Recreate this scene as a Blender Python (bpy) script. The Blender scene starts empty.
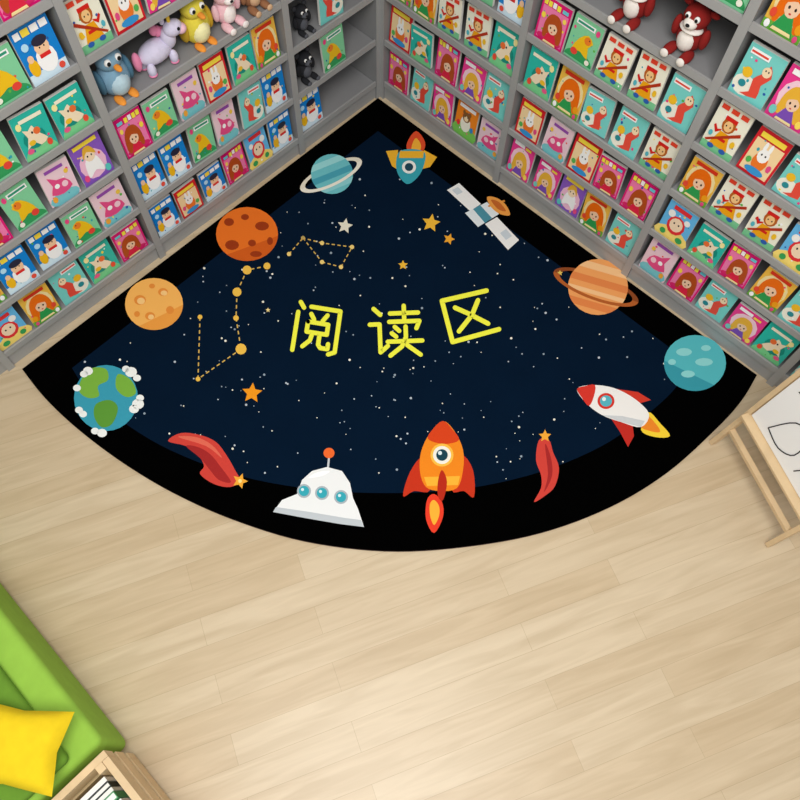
import bpy, math, random
from mathutils import Vector
random.seed(7)
sc=bpy.context.scene
sc.view_settings.view_transform='Standard'
sc.view_settings.look='None'

# ---------------- measured camera (room corner at origin) ----------------
TH=math.radians(64.6); FPX=800.0; PX=380.0; H=3.0
FW=Vector((-1,1,0)).normalized(); RT=Vector((1,1,0)).normalized()
CAM=Vector((2.21,-2.21,H))
D=(FW*math.cos(TH)+Vector((0,0,-math.sin(TH))))
U=(FW*math.sin(TH)+Vector((0,0,math.cos(TH))))
def P(u,v,z=0.0):
    r=D+U*((400-v)/FPX)+RT*((u-PX)/FPX)
    t=(z-H)/r.z
    return CAM+r*t
cd=bpy.data.cameras.new('camera'); co=bpy.data.objects.new('camera',cd)
sc.collection.objects.link(co); sc.camera=co
co.location=CAM; co.rotation_euler=D.to_track_quat('-Z','Y').to_euler()
cd.sensor_width=36; cd.lens=36*FPX/800; cd.shift_x=20/800

# ---------------- materials ----------------
def lin(c): 
    c/=255.0
    return c/12.92 if c<=0.04045 else ((c+0.055)/1.055)**2.4
def rgb(h): 
    h=h.lstrip('#'); return (lin(int(h[0:2],16)),lin(int(h[2:4],16)),lin(int(h[4:6],16)),1)
MATS={}
def mat(h,rough=0.6,var=0.0,scale=30,name=None,spec=0.25):
    key=(h,rough,var,scale,spec)
    if key in MATS: return MATS[key]
    m=bpy.data.materials.new(name or 'paint_'+h.lstrip('#')); m.use_nodes=True
    nt=m.node_tree; b=nt.nodes['Principled BSDF']
    b.inputs['Roughness'].default_value=rough
    try: b.inputs['Specular IOR Level'].default_value=spec
    except: pass
    c=rgb(h)
    if var>0:
        tc=nt.nodes.new('ShaderNodeTexCoord'); n=nt.nodes.new('ShaderNodeTexNoise'); n.inputs['Scale'].default_value=scale
        n.inputs['Detail'].default_value=4
        mx=nt.nodes.new('ShaderNodeValToRGB')
        mx.color_ramp.elements[0].position=0.3; mx.color_ramp.elements[1].position=0.7
        mx.color_ramp.elements[0].color=tuple(x*(1-var) for x in c[:3])+(1,)
        mx.color_ramp.elements[1].color=tuple(min(1,x*(1+var)) for x in c[:3])+(1,)
        nt.links.new(tc.outputs['Object'],n.inputs['Vector']); nt.links.new(n.outputs['Fac'],mx.inputs['Fac'])
        nt.links.new(mx.outputs['Color'],b.inputs['Base Color'])
    else: b.inputs['Base Color'].default_value=c
    MATS[key]=m; return m

class MB:
    def __init__(s): s.v=[];s.f=[];s.mi=[];s.mats=[];s.sm=[]
    def m(s,mt):
        if mt not in s.mats: s.mats.append(mt)
        return s.mats.index(mt)
    def poly(s,pts,mt,smooth=False):
        b=len(s.v); s.v+= [tuple(p) for p in pts]; s.f.append(list(range(b,b+len(pts)))); s.mi.append(s.m(mt)); s.sm.append(smooth)
    def hexa(s,c,mt):
        b=len(s.v); s.v+=[tuple(p) for p in c]
        for f in ((0,3,2,1),(4,5,6,7),(0,1,5,4),(1,2,6,5),(2,3,7,6),(3,0,4,7)):
            s.f.append([b+i for i in f]); s.mi.append(s.m(mt)); s.sm.append(False)
    def box(s,a,b_,mt,T=None):
        x0,y0,z0=a;x1,y1,z1=b_
        c=[(x0,y0,z0),(x1,y0,z0),(x1,y1,z0),(x0,y1,z0),(x0,y0,z1),(x1,y0,z1),(x1,y1,z1),(x0,y1,z1)]
        if T: c=[T(*p) for p in c]
        s.hexa(c,mt)
    def beam(s,p,q,w,t,mt,up=Vector((0,0,1))):
        p=Vector(p);q=Vector(q);d=(q-p).normalized()
        a=d.cross(up)
        if a.length<1e-4: a=d.cross(Vector((1,0,0)))
        a.normalize(); b=d.cross(a).normalized(); a*=w/2; b*=t/2
        s.hexa([p-a-b,p+a-b,p+a+b,p-a+b,q-a-b,q+a-b,q+a+b,q-a+b],mt)
    def ell(s,c,r,mt,T=None,n=16,k=10):
        b=len(s.v)
        for j in range(k+1):
            ph=math.pi*j/k
            for i in range(n):
                th=2*math.pi*i/n
                p=(c[0]+r[0]*math.sin(ph)*math.cos(th),c[1]+r[1]*math.sin(ph)*math.sin(th),c[2]+r[2]*math.cos(ph))
                s.v.append(tuple(T(*p)) if T else p)
        for j in range(k):
            for i in range(n):
                s.f.append([b+j*n+i,b+j*n+(i+1)%n,b+(j+1)*n+(i+1)%n,b+(j+1)*n+i]); s.mi.append(s.m(mt)); s.sm.append(True)
    def build(s,name,bevel=0,parent=None):
        me=bpy.data.meshes.new(name); me.from_pydata(s.v,[],s.f)
        for m in s.mats: me.materials.append(m)
        me.polygons.foreach_set('material_index',s.mi); me.polygons.foreach_set('use_smooth',s.sm); me.update()
        o=bpy.data.objects.new(name,me); sc.collection.objects.link(o)
        if parent: o.parent=parent
        if bevel:
            md=o.modifiers.new('bevel','BEVEL'); md.width=bevel; md.segments=4; md.limit_method='ANGLE'
        return o

def smooth(pts,closed=True,n=5):
    out=[];N=len(pts)
    rng=range(N) if closed else range(N-1)
    for i in rng:
        if closed: p0,p1,p2,p3=pts[i-1],pts[i],pts[(i+1)%N],pts[(i+2)%N]
        else: p0,p1,p2,p3=pts[max(i-1,0)],pts[i],pts[i+1],pts[min(i+2,N-1)]
        for k in range(n):
            t=k/n
            out.append(tuple(0.5*((2*p1[a])+(-p0[a]+p2[a])*t+(2*p0[a]-5*p1[a]+4*p2[a]-p3[a])*t*t+(-p0[a]+3*p1[a]-3*p2[a]+p3[a])*t**3) for a in (0,1)))
    if not closed: out.append(pts[-1])
    return out
def inside(p,poly):
    c=False;j=len(poly)-1
    for i in range(len(poly)):
        if (poly[i][1]>p[1])!=(poly[j][1]>p[1]) and p[0]<(poly[j][0]-poly[i][0])*(p[1]-poly[i][1])/(poly[j][1]-poly[i][1])+poly[i][0]: c=not c
        j=i
    return c

# ---------------- floor ----------------
def floor_mat():
    m=bpy.data.materials.new('oak_planks'); m.use_nodes=True; nt=m.node_tree; N=nt.nodes;L=nt.links
    b=N['Principled BSDF']; b.inputs['Roughness'].default_value=0.36
    tc=N.new('ShaderNodeTexCoord'); mp=N.new('ShaderNodeMapping'); mp.inputs['Rotation'].default_value=(0,0,math.radians(-65))
    L.new(tc.outputs['Object'],mp.inputs['Vector'])
    br=N.new('ShaderNodeTexBrick'); br.inputs['Scale'].default_value=1
    br.inputs['Brick Width'].default_value=1.1; br.inputs['Row Height'].default_value=0.105
    br.inputs['Mortar Size'].default_value=0.0008; br.inputs['Mortar Smooth'].default_value=0.5
    br.inputs['Color1'].default_value=rgb('#d6c3a4'); br.inputs['Color2'].default_value=rgb('#cdb795'); br.inputs['Mortar'].default_value=rgb('#b7a280')
    br.offset=0.37; L.new(mp.outputs['Vector'],br.inputs['Vector'])
    mp2=N.new('ShaderNodeMapping'); mp2.inputs['Scale'].default_value=(1.6,18,1); L.new(mp.outputs['Vector'],mp2.inputs['Vector'])
    no=N.new('ShaderNodeTexNoise'); no.inputs['Scale'].default_value=1.6; no.inputs['Detail'].default_value=7; no.inputs['Distortion'].default_value=0.8
    L.new(mp2.outputs['Vector'],no.inputs['Vector'])
    cr=N.new('ShaderNodeValToRGB'); cr.color_ramp.elements[0].position=0.3; cr.color_ramp.elements[0].color=(0.85,0.825,0.78,1)
    cr.color_ramp.elements[1].position=0.65; cr.color_ramp.elements[1].color=(1,1,1,1)
    L.new(no.outputs['Fac'],cr.inputs['Fac'])
    mx=N.new('ShaderNodeMixRGB'); mx.blend_type='MULTIPLY'; mx.inputs['Fac'].default_value=1
    L.new(br.outputs['Color'],mx.inputs['Color1']); L.new(cr.outputs['Color'],mx.inputs['Color2'])
    L.new(mx.outputs['Color'],b.inputs['Base Color'])
    return m
f=MB(); f.box((-0.36,-6,-0.05),(6,0.36,0),floor_mat()); f.build('floor')
wm=mat('#d8d8d6',0.8)
w=MB(); w.box((-0.36,0.31,0),(6,0.36,3.2),wm); w.build('wall_right')
w=MB(); w.box((-0.36,-6,0),(-0.31,0.31,3.2),wm); w.build('wall_left')

# ---------------- bookshelves ----------------
TR=lambda s,d,z:(s,d,z)
TL=lambda s,d,z:(-d,-s,z)
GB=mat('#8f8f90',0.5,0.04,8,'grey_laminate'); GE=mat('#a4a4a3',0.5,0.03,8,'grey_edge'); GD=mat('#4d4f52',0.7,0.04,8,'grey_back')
SP=0.246; Z0=0.10; NR=8; BT=0.02; TOP=Z0+NR*SP
def shelf(T,divs,name):
    b=MB(); s0,s1=divs[0],divs[-1]
    b.box((s0,0.29,0),(s1,0.305,TOP+0.02),GD,T)
    b.box((s0,0.012,0),(s1,0.03,Z0-BT),GE,T)
    for dv in divs:
        a=dv-0.016; c=dv+0.016
        if dv==s0: a=s0+0.001; c=s0+0.024
        b.box((a,0.0,0),(c,0.29,TOP),GB,T)
        b.box((a,-0.001,0),(c,0.0,TOP),GE,T)
    for i in range(len(divs)-1):
        a=divs[i]+0.016; c=divs[i+1]-0.016
        if i==0: a+=0.01
        for k in range(NR+1):
            z=Z0+k*SP
            b.box((a,0.003,z-BT),(c,0.29,z),GB,T)
            b.box((a,0.002,z-BT),(c,0.003,z),GE,T)
            if k<NR: b.box((a,0.002,z),(c,0.010,z+0.010),GE,T)
    return b.build(name)
DR=[0,0.775,1.54,2.305,3.07]
DL=[0,0.53,1.39,2.2,3.0]
shelf(TR,DR,'display_bookshelf'); shelf(TL,DL,'display_bookshelf')

# ---------------- picture books ----------------
def E(cx,cy,rx,ry=None,n=12,a0=0,a1=360):
    ry=ry or rx
    full=(a1-a0)>=360
    m=n if full else n+1
    return [(cx+rx*math.cos(math.radians(a0+(a1-a0)*i/n)),cy+ry*math.sin(math.radians(a0+(a1-a0)*i/n))) for i in range(m)]
def Rc(x0,y0,x1,y1): return [(x0,y0),(x1,y0),(x1,y1),(x0,y1)]
def girl(hair,dress,skin='#f7cfae',cx=.5,cy=.42,s=1):
    return [(smooth([(cx-.27*s,cy-.2*s),(cx-.3*s,cy+.05*s),(cx-.15*s,cy+.27*s),(cx+.12*s,cy+.28*s),(cx+.3*s,cy+.08*s),(cx+.32*s,cy-.26*s),(cx,cy-.16*s)],n=3),hair),([(cx-.1*s,cy-.12*s),(cx+.1*s,cy-.12*s),(cx+.26*s,cy-.4*s),(cx-.26*s,cy-.4*s)],dress),
       (E(cx-.24*s,cy-.16*s,.08*s,.14*s),hair),(E(cx+.26*s,cy-.18*s,.09*s,.15*s),hair),
       (E(cx,cy-.02*s,.16*s,.14*s),skin),(smooth([(cx-.18*s,cy+.02*s),(cx-.08*s,cy+.17*s),(cx+.12*s,cy+.17*s),(cx+.19*s,cy),(cx+.04*s,cy+.09*s)],n=3),hair),
       (E(cx-.07*s,cy-.02*s,.027*s,n=6),'#2a2020'),(E(cx+.07*s,cy-.02*s,.027*s,n=6),'#2a2020'),(E(cx,cy-.1*s,.03*s,.015*s,n=6),'#d04040'),
       ([(cx-.2*s,cy-.34*s),(cx+.2*s,cy-.34*s),(cx+.23*s,cy-.39*s),(cx-.23*s,cy-.39*s)],'#ffe9a8')]
DES={
'pink':[(Rc(0,0,1,1),'#e5197a'),(Rc(.06,.05,.94,.8),'#f47fb2'),(E(.5,.12,.44,.1),'#d8246a')]+girl('#b8501f','#e02445',cx=.55)+[(Rc(.08,.84,.2,.96),'#fff14a'),(Rc(.23,.83,.35,.95),'#fff14a'),(Rc(.38,.84,.5,.96),'#ffffff'),(Rc(.53,.83,.65,.95),'#fff14a'),(Rc(.72,.85,.92,.93),'#6fd0e0'),(E(.16,.6,.07),'#ffe14a'),(E(.86,.7,.06),'#ffe060')],
'pinkg':[(Rc(0,0,1,1),'#f03c94'),(E(.5,.45,.44,.38),'#fbd2e2')]+girl('#efb73a','#7c4fb8',cx=.5)+[(Rc(.1,.86,.55,.96),'#ffffff'),(Rc(.6,.86,.85,.93),'#ffe14a'),(E(.14,.16,.09),'#7ad0c8'),(E(.88,.14,.08),'#ffe060')],
'teal':[(Rc(0,0,1,1),'#2fbfae'),(E(.5,.0,.5,.3,12,0,180),'#7fd694'),(E(.55,.42,.33,.22),'#179384'),(smooth([(.2,.3),(.4,.5),(.5,.7),(.65,.62),(.8,.68),(.72,.48),(.85,.25),(.6,.35),(.45,.22)],n=2),'#fbe7c6'),
   (E(.42,.55,.1,.08),'#f0743a'),(E(.66,.35,.1,.06),'#f5c431'),(E(.2,.2,.08),'#f0533a'),(Rc(.12,.82,.8,.9),'#fdf6dc'),(E(.85,.78,.08),'#fff2a8'),(E(.56,.56,.03,n=6),'#222222'),(E(.8,.2,.1,.06),'#ee5f90')],
'aqua':[(Rc(0,0,1,1),'#7cd6cf'),(E(.3,.25,.3,.2),'#f7f4e4'),(smooth([(.3,.1),(.5,.2),(.45,.45),(.6,.6),(.7,.8),(.85,.6),(.7,.4),(.75,.15)],n=2),'#e9503f'),(E(.68,.66,.12,.1),'#fbe0b8'),(E(.64,.68,.02,n=6),'#222222'),(E(.72,.68,.02,n=6),'#222222'),(E(.25,.5,.13,.1),'#f6c22c'),(E(.25,.28,.1,.07),'#2a8f9a'),(Rc(.08,.83,.6,.94),'#ffffff'),(Rc(.1,.86,.56,.9),'#e9503f')],
'fairy':[(Rc(0,0,1,1),'#f0bd4a'),(E(.5,.5,.46,.42),'#f7e3a4'),(Rc(0,0,1,.16),'#6cb23e')]+girl('#ee6f10','#2f9e52',cy=.5,s=1.15)+[(Rc(.15,.88,.85,.97),'#d9371e'),(E(.14,.3,.08),'#e94f38'),(E(.86,.24,.09),'#f2a21c'),(E(.12,.1,.07),'#ffffff'),(E(.88,.08,.06),'#e94f88')],
'monkey':[(Rc(0,0,1,1),'#f4f2de'),(Rc(0,0,1,.16),'#7cc894'),(E(.5,.64,.2,.16),'#b9601c'),(E(.5,.62,.13,.11),'#f7c98a'),(Rc(.32,.72,.68,.8),'#d8221c'),([(.36,.48),(.64,.48),(.78,.16),(.22,.16)],'#f0a616'),([(.36,.48),(.24,.4),(.12,.52),(.16,.56),(.26,.48),(.38,.52)],'#d8221c'),
   (Rc(.38,.3,.62,.36),'#d8221c'),([(.06,.2),(.11,.17),(.94,.56),(.9,.62)],'#b5351a'),(E(.3,.13,.1,.05),'#2b5fb0'),(E(.68,.13,.1,.05),'#2b5fb0'),(Rc(.08,.88,.3,.97),'#e9472e'),(Rc(.38,.88,.6,.97),'#e9472e'),(Rc(.68,.88,.9,.97),'#e9472e'),(E(.44,.63,.02,n=6),'#222222'),(E(.56,.63,.02,n=6),'#222222'),(E(.84,.36,.07),'#f2c12c'),(E(.14,.36,.06),'#59b8c8')],
'green':[(Rc(0,0,1,1),'#86d4a2'),(E(.5,.05,.5,.22,12,0,180),'#349e5c'),(smooth([(.2,.25),(.35,.55),(.6,.7),(.82,.58),(.7,.45),(.78,.2),(.5,.28)],n=2),'#f4c41e'),(E(.63,.58,.12,.09),'#f0832a'),(E(.68,.61,.02,n=6),'#222222'),(E(.3,.22,.12,.08),'#e8473a'),(Rc(.1,.82,.75,.93),'#ffffff'),(Rc(.14,.85,.7,.9),'#2b9a7a'),(E(.86,.85,.07),'#f04a8a'),(E(.82,.14,.08,.06),'#f7f4e4')],
'blue':[(Rc(0,0,1,1),'#1285d8'),(Rc(0,0,1,.2),'#d8effb'),(E(.42,.34,.26,.24),'#ffffff'),(E(.42,.56,.19,.16),'#f9cca4'),(E(.42,.67,.2,.09),'#2c2a3e'),(E(.36,.56,.02,n=6),'#222222'),(E(.48,.56,.02,n=6),'#222222'),(Rc(.28,.38,.56,.45),'#e22b2b'),(E(.8,.3,.13,.16),'#f6bd1c'),(E(.8,.46,.08,.07),'#f9cca4'),(Rc(.06,.84,.26,.96),'#ffffff'),(Rc(.3,.84,.5,.96),'#ffffff'),(Rc(.54,.84,.74,.96),'#ffe14a'),(Rc(.78,.84,.94,.96),'#ffffff'),(E(.8,.68,.09,.07),'#b9e4fb'),(E(.16,.12,.08,.06),'#e9503f')],
'sky':[(Rc(0,0,1,1),'#69bdf0'),(E(.5,.1,.6,.25),'#ffe27a'),(E(.5,.45,.3,.26),'#e8353a'),(E(.5,.47,.22,.19),'#fbe0c0'),(E(.42,.5,.03,n=6),'#222222'),(E(.58,.5,.03,n=6),'#222222'),(E(.22,.7,.12,.1),'#f9f9f5'),(E(.78,.68,.1,.08),'#f9f9f5'),(Rc(.2,.84,.8,.95),'#e8353a'),(E(.2,.15,.1,.08),'#3aa55a'),(E(.8,.14,.12,.08),'#3aa55a')],
'violet':[(Rc(0,0,1,1),'#8d5cc4'),(E(.5,.4,.42,.34),'#f7c3dc'),(smooth([(.25,.15),(.3,.5),(.5,.62),(.72,.5),(.76,.15),(.5,.25)],n=3),'#ffffff'),(E(.5,.62,.17,.14),'#fbe0c0'),(smooth([(.3,.6),(.4,.82),(.62,.82),(.72,.58),(.55,.72)],n=3),'#e8b23a'),(E(.44,.62,.025,n=6),'#222222'),(E(.57,.62,.025,n=6),'#222222'),(Rc(.12,.87,.88,.96),'#ffe14a'),(E(.15,.15,.09),'#5fd0c8'),(E(.86,.18,.08),'#f0508a')],
'orange':[(Rc(0,0,1,1),'#f58a1f'),(E(.5,.15,.6,.25),'#7cc85a'),(E(.5,.42,.24,.24),'#f7f4e4'),(E(.5,.62,.18,.15),'#8a5a2c'),(E(.36,.74,.06),'#8a5a2c'),(E(.64,.74,.06),'#8a5a2c'),(E(.5,.58,.1,.08),'#f7dcb4'),(E(.44,.64,.025,n=6),'#222222'),(E(.56,.64,.025,n=6),'#222222'),(Rc(.12,.85,.88,.95),'#ffffff'),(E(.18,.36,.08),'#e9303f'),(E(.83,.36,.08),'#2f8fd0')],
'pale':[(Rc(0,0,1,1),'#f2d2dc'),(E(.5,.1,.5,.18),'#7cc9d0'),(smooth([(.15,.3),(.3,.55),(.55,.6),(.8,.75),(.72,.5),(.85,.3),(.5,.2)],n=2),'#e8508a'),(E(.35,.42,.1,.08),'#fbd0dd'),(E(.6,.45,.08,.06),'#ffffff'),(Rc(.2,.84,.8,.92),'#9a4fb0'),(E(.82,.16,.08),'#f3a93a'),(E(.18,.7,.07,.06),'#f3c94a')],
'red':[(Rc(0,0,1,1),'#d8232f'),(Rc(.07,.06,.93,.78),'#fbdca8'),(E(.5,.36,.22,.22),'#f27b2c'),(E(.5,.5,.17,.15),'#fdfdfb'),(E(.42,.68,.05,.12),'#fdfdfb'),(E(.58,.68,.05,.12),'#fdfdfb'),(E(.44,.52,.025,n=6),'#222222'),(E(.56,.52,.025,n=6),'#222222'),(E(.5,.14,.3,.08),'#3998d8'),(Rc(.12,.83,.88,.94),'#ffe24a'),(E(.2,.3,.08,.07),'#59b85a'),(E(.82,.34,.07,.08),'#e84f8a')],
}
PAPER=mat('#ecebe4',0.8)
CONF=['#ffffff','#ffe14a','#f04a8a','#2aa6b8','#e9503f','#5fb84a','#2b5fb0']
def put_book(b,T,s,z,w,h,des,d0=0.018,lean=0.014,roll=0.0):
    t=0.012
    def Q(x,y,off):
        xx=(x-.5)*w; yy=y*h
        X=xx*math.cos(roll)-yy*math.sin(roll); Y=xx*math.sin(roll)+yy*math.cos(roll)+abs(math.sin(roll))*w/2
        return T(s+X, d0+lean*y-off, z+Y)
    L=DES[des]
    b.hexa([Q(0,0,0),Q(1,0,0),Q(1,0,-t),Q(0,0,-t),Q(0,1,0),Q(1,1,0),Q(1,1,-t),Q(0,1,-t)],PAPER)
    extra=[]
    for _ in range(7):
        cx,cy=random.uniform(.08,.92),random.uniform(.08,.8); r=random.uniform(.02,.045)
        extra.append((E(cx,cy,r,r*random.uniform(.6,1),n=6),random.choice(CONF)))
    L=L[:2]+extra+L[2:]
    for i,(pts,c) in enumerate(L):
        b.poly([Q(x,y,0.0006+0.0002*i) for x,y in pts],mat(c,0.35))
rowsR=[['pink','aqua','pinkg','teal','pale'],['red','teal','pink','sky','aqua'],['fairy','fairy','monkey','monkey','teal'],['pink','green','monkey','monkey','aqua'],['fairy','teal','monkey','pink','blue'],['pink','green','blue','blue','fairy'],['teal','pink','monkey','aqua','pinkg'],['blue','green','pink','fairy','teal']]
rowsL=[['teal','aqua','blue','sky','pink'],['pale','green','blue','blue','aqua'],['teal','aqua','pale','green','pink'],['blue','fairy','teal','teal','green'],['red','monkey','teal','blue','green'],['aqua','green','fairy','teal','pink'],['blue','pink','green','aqua','pale'],['teal','pink','monkey','teal','pink']]
def fill(T,divs,rows,name,skip,seed):
    random.seed(seed); b=MB()
    for i in range(len(divs)-1):
        a=divs[i]+.026; c=divs[i+1]-.018
        for k in range(NR):
            n=max(2,int(round((c-a)/0.148)))
            pitch=(c-a)/n; sh=(i*2+k)%5
            for j in range(n):
                if (i,k) in skip and j not in skip[(i,k)]: continue
                w_=min(pitch*0.92,0.144)*random.uniform(.93,1.0); h_=random.uniform(.170,.197)
                rl=random.choice([0,0,0.04,-0.03,0.07]) if 0<j<n-1 else 0
                des=rows[k][(j+sh*(i>0))%5]
                if random.random()<.2: des=random.choice(list(DES))
                put_book(b,T,a+pitch*(j+.5)+random.uniform(-.004,.004),Z0+k*SP+0.0008,w_*(0.96 if rl else 1),h_*(0.97 if rl else 1),des,d0=random.uniform(.018,.026),lean=random.uniform(.008,.02),roll=rl)
    return b.build(name)
fill(TR,DR,rowsR,'picture_books',{(1,4):[0],(0,5):[0,1]},3)
fill(TL,DL,rowsL,'picture_books',{(0,0):[2],(0,1):[1],(0,2):[1],(0,3):[],(0,4):[1],(0,5):[],(1,3):[]},5)

# ---------------- plush toys ----------------
def toy(T,s,k,kind,sc_=1.0,d=0.075):
    b=MB(); z=Z0+k*SP
    def TT(x,y,zz): return T(s+x*sc_, d+y*sc_, z+0.001+zz*sc_)
    def e(c,r,col): b.ell(c,r,mat(col,0.95,0.06,60),TT)
    if kind in('bird','chick'):
        body,belly,wing=('#7fa6bf','#b9d3df','#4f7890') if kind=='bird' else ('#e6d64c','#f8f2b8','#c9a52e')
        e((0,0,.06),(.05,.046,.062),body); e((0,-.02,.052),(.036,.034,.044),belly); e((0,-.006,.13),(.042,.038,.038),body)
        e((0,-.052,.122),(.010,.018,.008),'#f0983a')
        for q in(-1,1):
            e((q*.05,.0,.065),(.013,.028,.042),wing); e((q*.018,-.036,.14),(.011,.008,.012),'#f7f7f4'); e((q*.018,-.043,.14),(.006,.004,.007),'#161616')
            e((q*.024,-.04,.008),(.014,.026,.008),'#f0983a')
            if kind=='chick': e((q*.022,0,.172),(.008,.008,.02),wing)
        e((0,.05,.04),(.016,.026,.012),wing)
        if kind=='bird': e((0,0,.172),(.006,.014,.014),wing)
        return b.build('plush_bird')
    if kind=='unicorn':
        bd='#d9d3ea'
        e((0,0,.055),(.06,.036,.036),bd); e((-.05,-.012,.082),(.024,.022,.036),bd); e((-.068,-.022,.112),(.032,.025,.025),bd); e((-.09,-.03,.102),(.018,.018,.016),'#f3c3d2')
        e((-.062,-.02,.148),(.006,.006,.022),'#f0c84a'); e((-.046,-.008,.14),(.009,.006,.014),bd)
        for q in(-.045,-.03,-.018): e((q,.006,.13+q*.8),(.014,.014,.018),'#ef8fb4')
        for x in(-.045,.04):
            for y in(-.024,.02): e((x,y,.022),(.014,.014,.024),bd); e((x,y,.006),(.014,.014,.006),'#ef8fb4')
        e((.068,0,.055),(.014,.014,.034),'#ef8fb4'); e((-.074,-.046,.118),(.005,.003,.006),'#161616')
        return b.build('plush_unicorn')
    body,belly,ear,nm={'bunny':('#f0c4cc','#fbf1ee','#e8869c','plush_bunny'),'santa':('#8d1f1c','#efe8e0','#5e1210','plush_reindeer'),'black':('#26272b','#55575e','#3a3b40','plush_bear'),'brown':('#9a6b4a','#d9b28c','#6f4a30','plush_bear')}[kind]
    e((0,0,.055),(.045,.04,.055),body); e((0,-.022,.05),(.03,.025,.04),belly)
    e((0,-.01,.125),(.042,.038,.038),body); e((0,-.042,.117),(.022,.018,.017),belly)
    for q in(-1,1):
        e((q*.016,-.043,.138),(.009,.007,.01),'#f7f7f4'); e((q*.016,-.049,.138),(.005,.004,.006),'#111111')
    e((0,-.059,.12),(.007,.005,.005),'#222222')
    for sx in(-1,1):
        if kind=='bunny': e((sx*.022,0,.18),(.011,.008,.036),body); e((sx*.022,-.006,.18),(.006,.004,.026),ear)
        elif kind=='santa':
            e((sx*.045,0,.145),(.018,.008,.01),body); e((sx*.02,0,.17),(.005,.005,.02),'#6b4526'); e((sx*.03,0,.18),(.012,.004,.005),'#6b4526')
        else: e((sx*.037,0,.152),(.016,.01,.016),ear)
        e((sx*.05,-.012,.07),(.014,.016,.034),body); e((sx*.03,-.045,.014),(.018,.035,.014),body); e((sx*.03,-.078,.016),(.014,.006,.014),belly)
    if kind=='santa': e((0,-.02,.09),(.038,.03,.01),'#efe8e0')
    b.build(nm)
toy(TL,1.275,3,'bird',1.2); toy(TL,1.09,3,'unicorn',1.2); toy(TL,0.90,3,'chick',1.15); toy(TL,0.76,3,'bunny',1.02); toy(TL,0.63,3,'brown',0.95)
toy(TL,0.41,1,'black',0.85); toy(TL,0.40,2,'black',0.75); toy(TL,.25,3,'black',.8)
toy(TR,1.15,4,'santa',1.08); toy(TR,1.37,4,'santa',1.08)

# ---------------- space rug ----------------
rug=MB(); RZ=0.010
def art(pts,col,layer,rough=0.95): rug.poly([P(x,y,RZ+0.0003*layer) for x,y in pts],mat(col,rough,spec=0.05))
arc=smooth([(22,369),(45,398),(78,429),(122,462),(172,492),(232,519),(304,541),(385,551),(462,547),(540,533),(610,507),(668,472),(718,427),(742,400),(757,375)],False,6)
outer=[(378,98)]+arc
top=[P(x,y,RZ) for x,y in outer]; n=len(top)
for p in top: p.x=max(p.x,0.004); p.y=min(p.y,-0.004)
BK=mat('#000000',1.0,spec=0.03,name='black_pile'); rug.poly(top,BK); rug.poly([Vector((p.x,p.y,0.001)) for p in reversed(top)],BK)
EDG=mat('#4a3438',0.95)
for i in range(n):
    a=top[i];c=top[(i+1)%n]; rug.poly([a,c,(c.x,c.y,0.001),(a.x,a.y,0.001)],EDG)
inner=[(378,131)]+smooth([(72,368),(90,395),(120,420),(170,450),(240,476),(320,490),(400,493),(470,488),(540,472),(600,447),(640,420),(672,392),(692,364)],False,5)
rug.poly([P(x,y,RZ+.0003) for x,y in inner],mat('#06182c',1.0,0.05,6,'navy_pile',spec=0.03))
random.seed(11)
for i in range(460):
    p=(random.uniform(75,690),random.uniform(135,492))
    if inside(p,inner):
        r=random.choice([.5,.6,.7,.8,1.0,1.2]); art(E(p[0],p[1],r*1.05,r,n=7),random.choice(['#e8e4d2','#b9c3cc','#f4efe0','#93a2ae']),2)
def dsc(cx,cy,rx,ry,col,l,n=28): art(E(cx,cy,rx,ry,n=n),col,l)
def band(cx,cy,rx,ry,a,b,col,l,rot=0):
    pts=[]
    for i in range(9):
        y=a+(b-a)*i/8; pts.append((math.sqrt(max(0,1-y*y)),y))
    for i in range(9):
        y=b+(a-b)*i/8; pts.append((-math.sqrt(max(0,1-y*y)),y))
    c,s=math.cos(rot),math.sin(rot)
    art([(cx+rx*(x*c-y*s),cy+ry*(x*s+y*c)) for x,y in pts],col,l)
def stroke(pts,wd,col,l,dash=None):
    for (x0,y0),(x1,y1) in zip(pts[:-1],pts[1:]):
        dx,dy=x1-x0,y1-y0; L=math.hypot(dx,dy) or 1; nx,ny=-dy/L*wd/2,dx/L*wd/2
        if dash:
            t=0
            while t<L:
                e=min(t+dash,L); a=(x0+dx*t/L,y0+dy*t/L); b=(x0+dx*e/L,y0+dy*e/L)
                art([(a[0]+nx,a[1]+ny),(b[0]+nx,b[1]+ny),(b[0]-nx,b[1]-ny),(a[0]-nx,a[1]-ny)],col,l); t+=dash*1.8
        else: art([(x0+nx,y0+ny),(x1+nx,y1+ny),(x1-nx,y1-ny),(x0-nx,y0-ny)],col,l)
    if not dash:
        for x,y in pts: art(E(x,y,wd/2,n=10),col,l+.3)
def star(cx,cy,r,col,l,rot=-90,inn=.48):
    art([(cx+(r if i%2==0 else r*inn)*math.cos(math.radians(rot+36*i)),cy+(r if i%2==0 else r*inn)*math.sin(math.radians(rot+36*i))) for i in range(10)],col,l)
def ring(cx,cy,a,b,rot,wd,col,l,t0,t1):
    c,s=math.cos(rot),math.sin(rot); o=[];q=[]
    for i in range(21):
        t=math.radians(t0+(t1-t0)*i/20)
        for lst,k in((o,1),(q,1-wd)):
            x=a*k*math.cos(t); y=b*(k if k==1 else k-wd*.6)*math.sin(t); lst.append((cx+x*c-y*s,cy+x*s+y*c))
    art(o+q[::-1],col,l)
ring(331,175,34,11,-.45,.16,'#e9e2cd',4,180,360)
dsc(332,174,21,20,'#6fc3c9',5)
for a,b,c in((-.75,-.45,'#9bdcdc'),(-.1,.2,'#4aa3b5'),(.5,.75,'#8fd3d6')): band(332,174,21,20,a,b,c,6,-.4)
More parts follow.
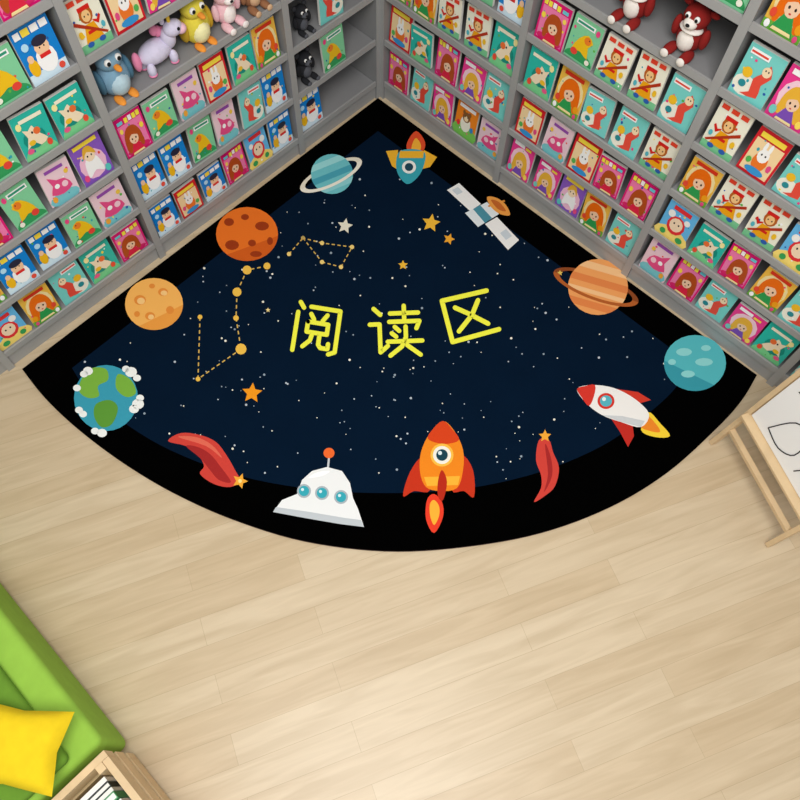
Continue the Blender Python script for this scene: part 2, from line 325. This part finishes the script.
ring(331,175,34,11,-.45,.16,'#f3eddc',7,0,180)
ring(596,287,45,13,.35,.14,'#8f4a25',4,180,360)
dsc(598,287,30,28,'#f2a45f',5)
for a,b,c in((-.8,-.55,'#f9c58c'),(-.3,-.05,'#e5874a'),(.15,.3,'#f9c58c'),(.55,.8,'#e5874a')): band(598,287,30,28,a,b,c,6,.3)
ring(596,287,45,13,.35,.14,'#b5602c',7,0,180)
dsc(247,234,31,27,'#ea7426',5); band(247,234,31,27,.45,.999,'#d35f1f',6,-.4)
for x,y,a,b in((229,222,5,4),(245,217,4,3),(262,226,7,4.5),(252,243,4,3.4),(232,245,7,5),(270,241,3,4),(256,254,6,3)): dsc(x,y,a,b,'#9c3b18',7,12)
dsc(154,304,29,26,'#f8b75e',5); band(154,304,29,26,.5,.999,'#ef9f45',6,-.5)
for x,y,a,b in((140,300,6,5),(163,292,5,4),(150,316,5,4),(170,310,4,4),(152,286,3,2.5),(137,314,3,3)): dsc(x,y,a,b,'#e88f3c',7,12)
for x,y,a,b in((141,301,4,3.4),(164,293,3.4,2.6),(151,317,3,2.6)): dsc(x,y,a,b,'#fbcb83',7.6,12)
dsc(695,363,31,28,'#56b9c0',5); band(695,363,31,28,.4,.999,'#3a9aa8',6,.5)
for x,y,a,b in((684,352,8,4),(704,362,9,4),(688,374,7,3.6),(706,348,5,3),(672,362,4,3)): dsc(x,y,a,b,'#8ed6d4',7,12)
dsc(106,398,32,33,'#3c9db4',5)
for pts in ([(82,378),(92,368),(106,369),(108,380),(98,386),(99,396),(88,398),(79,391)],[(96,404),(110,400),(118,408),(112,424),(101,427),(94,416)],[(118,374),(131,380),(136,393),(126,397),(116,388)]): art(smooth(pts,n=4),'#7cb342' if pts[0][0]!=96 else '#5f9a3a',6)
for x,y,r in((84,374,4),(88,371,5),(77,388,4),(131,372,6),(126,369,4),(137,378,4),(138,404,6),(134,409,5),(140,398,4),(102,433,5),(95,431,4),(79,410,4),(83,414,4)): dsc(x,y,r,r*.85,'#f4f6f2',8,12)
for x,y,r,c,ro in((431,223,9.5,'#f0b93a',-80),(449,239,6,'#f0a832',-70),(403,265,5,'#f0b93a',-90),(345,226,8,'#e9e4cf',-80),(252,393,10.5,'#f59a1f',-85),(268,310,2.5,'#f0d890',-90),(560,273,3,'#e8c860',-90)): star(x,y,r,c,5,ro)
GC='#d8b25a'
c1=[(289,254),(303,238),(322,262),(341,267),(352,247),(322,243),(303,238)]
stroke(c1,1.1,GC,3,3.2)
for x,y in c1: dsc(x,y,2.2,2.2,'#f3d27a',4,10)
c2=[(267,266),(247,270),(237,292),(236,318),(241,349),(198,379),(200,317)]
stroke(c2,1.2,GC,3,3.6); 
for (x,y),r in zip(c2,(3.5,4.5,4.5,2.8,5.5,2.4,2.4)): dsc(x,y,r,r,'#f3c14e',4,12)
Y='#f6f648'
def glyph(strokes,q,wd):
    def M(p):
        x,y=p[0]/100,p[1]/100
        return tuple(q[0][a]*(1-x)*(1-y)+q[1][a]*x*(1-y)+q[2][a]*x*y+q[3][a]*(1-x)*y for a in(0,1))
    for s in strokes: stroke([M(p) for p in s],wd,Y,5)
glyph([[(12,2),(20,12)],[(10,22),(10,98)],[(34,8),(92,8),(92,90),(80,96)],[(36,22),(43,32)],[(68,20),(60,33)],[(32,38),(72,38),(72,58),(32,58),(32,38)],[(44,58),(41,74),(28,88)],[(58,58),(58,80),(63,86),(77,86),(77,76)]],[(295,300),(345,308),(338,358),(287,350)],4.4)
glyph([[(10,6),(22,18)],[(2,36),(20,36),(20,90),(34,78)],[(40,16),(92,16)],[(66,2),(66,30)],[(38,32),(94,32),(88,46)],[(48,42),(56,50)],[(42,54),(50,61)],[(34,70),(98,70)],[(68,42),(68,62),(60,80),(38,97)],[(70,78),(94,97)]],[(368,306),(422,304),(424,356),(370,358)],4.4)
glyph([[(92,6),(8,6),(8,94),(94,94)],[(72,22),(54,50),(24,76)],[(28,26),(50,46),(78,76)]],[(437,299),(490,287),(503,331),(449,346)],4.7)
# small rocket
art(smooth([(409,152),(407,143),(416,131),(425,142),(422,152)],n=4),'#e2502c',4); art(smooth([(412,152),(412,145),(416,138),(421,145),(419,152)],n=4),'#f8b43c',5)
art([(398,150),(386,151),(392,166),(398,170)],'#f2b632',5); art([(424,150),(437,157),(430,167),(422,169)],'#f2b632',5)
art(smooth([(399,152),(412,149),(425,153),(423,168),(416,179),(407,184),(399,176),(396,165)],n=4),'#3aa6b4',6)
art([(400,151),(424,151),(423,158),(399,158)],'#f2b632',7); dsc(409,167,7,6.5,'#f4f4ee',7); dsc(409,167,4.2,4,'#24485a',8)
# satellite
art([(447,190),(459,183),(481,204),(470,211)],'#eeeeea',5); art([(452,190),(458,187),(463,192),(457,195)],'#c9d3d8',6); art([(485,224),(497,217),(519,240),(508,250)],'#eeeeea',5); art([(500,233),(506,229),(512,236),(506,240)],'#c9d3d8',6)
art([(465,213),(487,202),(499,214),(478,227)],'#dfe7e8',6); art([(473,209),(480,205),(492,218),(485,223)],'#4c8fa0',7)
stroke([(489,206),(504,201)],2,'#d98a3a',7); art(smooth([(487,197),(497,198),(506,205),(510,215),(500,214),(491,207)],n=4),'#e79a45',8); art(smooth([(491,200),(499,202),(506,211),(498,209)],n=4),'#c1662b',9)
# main rocket
art(smooth([(427,500),(434,494),(442,502),(443,517),(434,533),(426,519)],n=4),'#e8402a',4); art(smooth([(430,504),(434,500),(439,506),(439,516),(434,525),(430,515)],n=4),'#f9b13a',5)
art(smooth([(423,458),(410,472),(403,496),(414,491),(430,490)],n=4),'#c8371f',5); art(smooth([(461,456),(473,470),(474,497),(464,491),(452,490)],n=4),'#c8371f',5)
art(smooth([(443,421),(455,432),(463,450),(463,470),(457,488),(440,491),(426,487),(420,472),(421,452),(430,433)],n=4),'#f28a22',6)
art(smooth([(443,421),(452,429),(459,440),(444,444),(428,439),(433,429)],n=4),'#d8451f',7); art([(424,477),(460,476),(458,485),(427,486)],'#f7b53a',7)
dsc(442,455,11.5,11.5,'#f9c04a',8); dsc(442,455,9,9,'#f3f0e4',9); dsc(442,455,5.8,5.8,'#1c4452',10); dsc(440,453,2,2,'#dfeef0',11)
art(smooth([(442,470),(447,482),(443,500),(438,496),(438,481)],n=4),'#b82e1c',11)
# white rocket
art([(610,388),(638,392),(651,400),(634,405)],'#d23c2c',5); art([(608,414),(632,420),(634,436),(628,447),(620,432)],'#c22f26',5)
art(smooth([(648,412),(660,423),(670,436),(655,437),(641,430)],n=4),'#f6d23a',4); art(smooth([(645,414),(656,424),(660,432),(650,431),(640,426)],n=4),'#ee8a2c',5)
art(smooth([(577,389),(592,385),(614,388),(635,399),(649,414),(641,427),(621,422),(602,415),(586,403)],n=4),'#f3f1ec',6)
art(smooth([(577,389),(585,386),(595,385),(594,396),(589,406),(582,398)],n=3),'#d8392e',7)
art([(602,415),(621,422),(641,427),(645,421),(622,416)],'#cfd3d4',7)
dsc(606,401,8.5,8,'#d8392e',8); dsc(606,401,6,5.6,'#58b6c4',9); dsc(604,399,2,2,'#e9f6f6',10)
# comets
art(smooth([(168,441),(181,433),(200,435),(216,442),(227,456),(235,470),(240,481),(230,487),(214,484),(200,474),(204,466),(198,455),(186,446)],n=4),'#d0443a',4)
art(smooth([(186,446),(198,447),(210,454),(220,466),(231,482),(219,480),(210,470),(200,458)],n=4),'#a52c2b',5); art(smooth([(178,437),(196,437),(212,445),(222,458),(206,446)],n=4),'#e26a55',5)
star(240,481,8,'#f3ab3a',6,-70); dsc(240,481,2,2,'#fbe08a',7,8)
art(smooth([(539,440),(549,440),(553,452),(559,468),(555,486),(546,495),(534,502),(541,488),(541,475),(536,460)],n=4),'#d0443a',4); art(smooth([(545,444),(551,458),(552,476),(544,492),(548,474)],n=4),'#a52c2b',5)
star(545,436,6.5,'#f3ab3a',6,-90)
# ufo
stroke([(328,468),(329,457)],2,'#c9cdd0',4); dsc(329,453,5.5,5.2,'#ef6a30',5)
art([(273,512),(282,500),(297,494),(302,480),(312,471),(327,467),(342,471),(350,483),(353,498),(358,509),(364,527),(340,524),(305,518)],'#eef0ef',5)
art([(273,512),(276,507),(310,512),(345,518),(361,520),(364,527),(340,524),(305,518)],'#c2c9cd',6); art(smooth([(308,478),(318,472),(330,471),(322,476)],n=3),'#ffffff',6)
for x,y in((304,491),(322,493),(341,497)): dsc(x,y,7,7,'#aab6bc',7,16); dsc(x,y,5.2,5.2,'#39a9b8',8,16); dsc(x-1.5,y-1.5,1.6,1.6,'#d8f0f2',9,8)
rug.build('space_theme_rug')

# ---------------- easel ----------------
WD=mat('#dcc096',0.5,0.08,14,'beech_wood')
A=P(712,443); B=P(768,545); ab=(B-A); ab.z=0; ab.normalize(); pr=Vector((-ab.y,ab.x,0))
if pr.dot(RT)<0: pr=-pr
e=MB(); LN=0.20
def EP(base,z,lean=LN): return Vector((base.x,base.y,0))+pr*(lean*z)+Vector((0,0,z))
for q in(A,B):
    e.beam(EP(q,0.004),EP(q,1.12),0.026,0.018,WD,up=ab)
    r0=Vector((q.x,q.y,0))+pr*0.35; e.beam(r0+Vector((0,0,.004)),EP(q,1.10),0.026,0.018,WD,up=ab)
for z in(0.13,1.10): e.beam(EP(A,z),EP(B,z),0.022,0.018,WD)
tn=-pr*0.022
e.beam(EP(A,0.26)+tn,EP(B,0.26)+tn,0.038,0.012,WD)
WB=mat('#f2f2f0',0.3); nr=(Vector((0,0,LN))-pr).normalized()
a0,b0,b1,a1=EP(A,.27),EP(B,.27),EP(B,1.08),EP(A,1.08)
ib=ab*0.014
e.hexa([a0+ib-nr*.004,b0-ib-nr*.004,b1-ib-nr*.004,a1+ib-nr*.004,a0+ib+nr*.010,b0-ib+nr*.010,b1-ib+nr*.010,a1+ib+nr*.010],WB)
INK=mat('#2b2b2e',0.6)
def bp(x,y): return a0+(b0-a0)*x+(a1-a0)*y+nr*0.0115
for pts in([(.2,.05),(.3,.2),(.45,.22),(.5,.1),(.38,.04),(.2,.05)],[(.55,.25),(.62,.4),(.78,.38),(.8,.25),(.68,.2),(.55,.25)],[(.12,.3),(.3,.34),(.35,.45),(.2,.5)],[(.85,.06),(.78,.14),(.9,.18)],[(.6,.05),(.66,.12),(.74,.08)]):
    sp=smooth(pts,False,4)
    for p,q in zip(sp[:-1],sp[1:]): e.beam(bp(*p),bp(*q),0.004,0.002,INK,up=nr)
e.build('childrens_easel')

# ---------------- green sofa, cushion, crate ----------------
LG=mat('#93bf48',0.9,0.05,20,'lime_fabric'); DG=mat('#66902e',0.9,0.06,20,'olive_fabric')
so=bpy.data.objects.new('green_sofa',None); sc.collection.objects.link(so)
def part(nm,a,c,mt,bev):
    b=MB(); b.box(a,c,mt); o=b.build(nm,bevel=bev,parent=so)
    for p in o.data.polygons: p.use_smooth=True
    return o
part('base',(0.35,-3.45,0.03),(1.53,-2.735,0.33),LG,0.025)
part('seat_cushion',(0.37,-3.30,0.332),(1.51,-2.83,0.375),DG,0.02)
part('backrest',(0.35,-3.60,0.03),(1.53,-3.455,0.72),LG,0.05)
part('armrest',(0.20,-3.60,0.03),(0.345,-2.735,0.50),LG,0.05)
for i,(x,y) in enumerate(((.4,-2.8),(1.46,-2.8),(.4,-3.4),(1.46,-3.4))): part('foot_%d'%(i+1),(x-.02,y-.02,0),(x+.02,y+.02,.032),WD,0.003)
b=MB(); YM=mat('#e8c81c',0.9,0.05,25,'yellow_fabric')
cx,cy,cz=1.385,-2.91,0.433; N=18
def cpt(i,j,sgn):
    x=-1+2*i/N; y=-1+2*j/N
    th=max(0,(1-x**4)*(1-y**4))**0.5*0.055
    k=1-0.13*(1-abs(x*y))*max(abs(x),abs(y))
    lx,ly=x*.15*k,y*.115*k
    a=math.radians(38); X=lx*math.cos(a)-ly*math.sin(a); Yy=lx*math.sin(a)+ly*math.cos(a)
    return (cx+X,cy+Yy,cz+sgn*th)
for sgn in(1,-1):
    base=len(b.v)
    for i in range(N+1):
        for j in range(N+1): b.v.append(cpt(i,j,sgn))
    for i in range(N):
        for j in range(N):
            q=[base+i*(N+1)+j,base+(i+1)*(N+1)+j,base+(i+1)*(N+1)+j+1,base+i*(N+1)+j+1]
            b.f.append(q if sgn>0 else q[::-1]); b.mi.append(b.m(YM)); b.sm.append(True)
b.build('yellow_throw_pillow')
c=MB(); x0,x1,y0,y1,zt=1.56,2.05,-3.12,-2.745,0.36
for x in(x0,x1-.022):
    for z in(0.03,0.15,0.27): c.box((x,y0,z),(x+.022,y1,z+.085),WD)
for y in(y0,y1-.022):
    for z in(0.03,0.15,0.27): c.box((x0+.023,y,z),(x1-.023,y+.022,z+.085),WD)
for x in(x0+.023,x1-.048):
    for y in(y0+.023,y1-.048): c.box((x,y,0),(x+.025,y+.025,zt-.002),WD)
c.box((x0+.023,y0+.023,0.03),(x1-.023,y1-.023,0.045),WD)
c.build('wooden_crate')
bk=MB(); random.seed(4); x=x0+.052
cols=['#f2f2ee','#2f3b3a','#eef0ea','#4fa06a','#f4f4f0','#253238','#e8ece6','#6fb57c','#f2f2ee','#3a4a48']
i=0
while x<x1-.065:
    t=random.uniform(.012,.024); h=random.uniform(.27,.30)
    bk.box((x,y0+.05,.046),(x+t,y1-.05,.046+h),mat(cols[i%10],0.5)); bk.box((x+.003,y0+.052,.046+h-.001),(x+t-.003,y1-.052,.046+h+.0008),PAPER)
    x+=t+.004; i+=1
bk.build('storybooks_in_crate')

# ---------------- light ----------------
W=bpy.data.worlds.new('world'); sc.world=W; W.use_nodes=True
W.node_tree.nodes['Background'].inputs['Color'].default_value=(.97,.98,1,1); W.node_tree.nodes['Background'].inputs['Strength'].default_value=0.46
def area(nm,loc,size,en,tgt):
    l=bpy.data.lights.new(nm,'AREA'); l.size=size; l.energy=en; l.color=(1,.98,.95); o=bpy.data.objects.new(nm,l); sc.collection.objects.link(o)
    o.location=loc; o.rotation_euler=(Vector(tgt)-Vector(loc)).to_track_quat('-Z','Y').to_euler()
area('added_overhead_softlight',(2.5,-2.5,4.2),2.2,150,(1.7,-1.7,0))  # unseen area light added for soft overall lighting
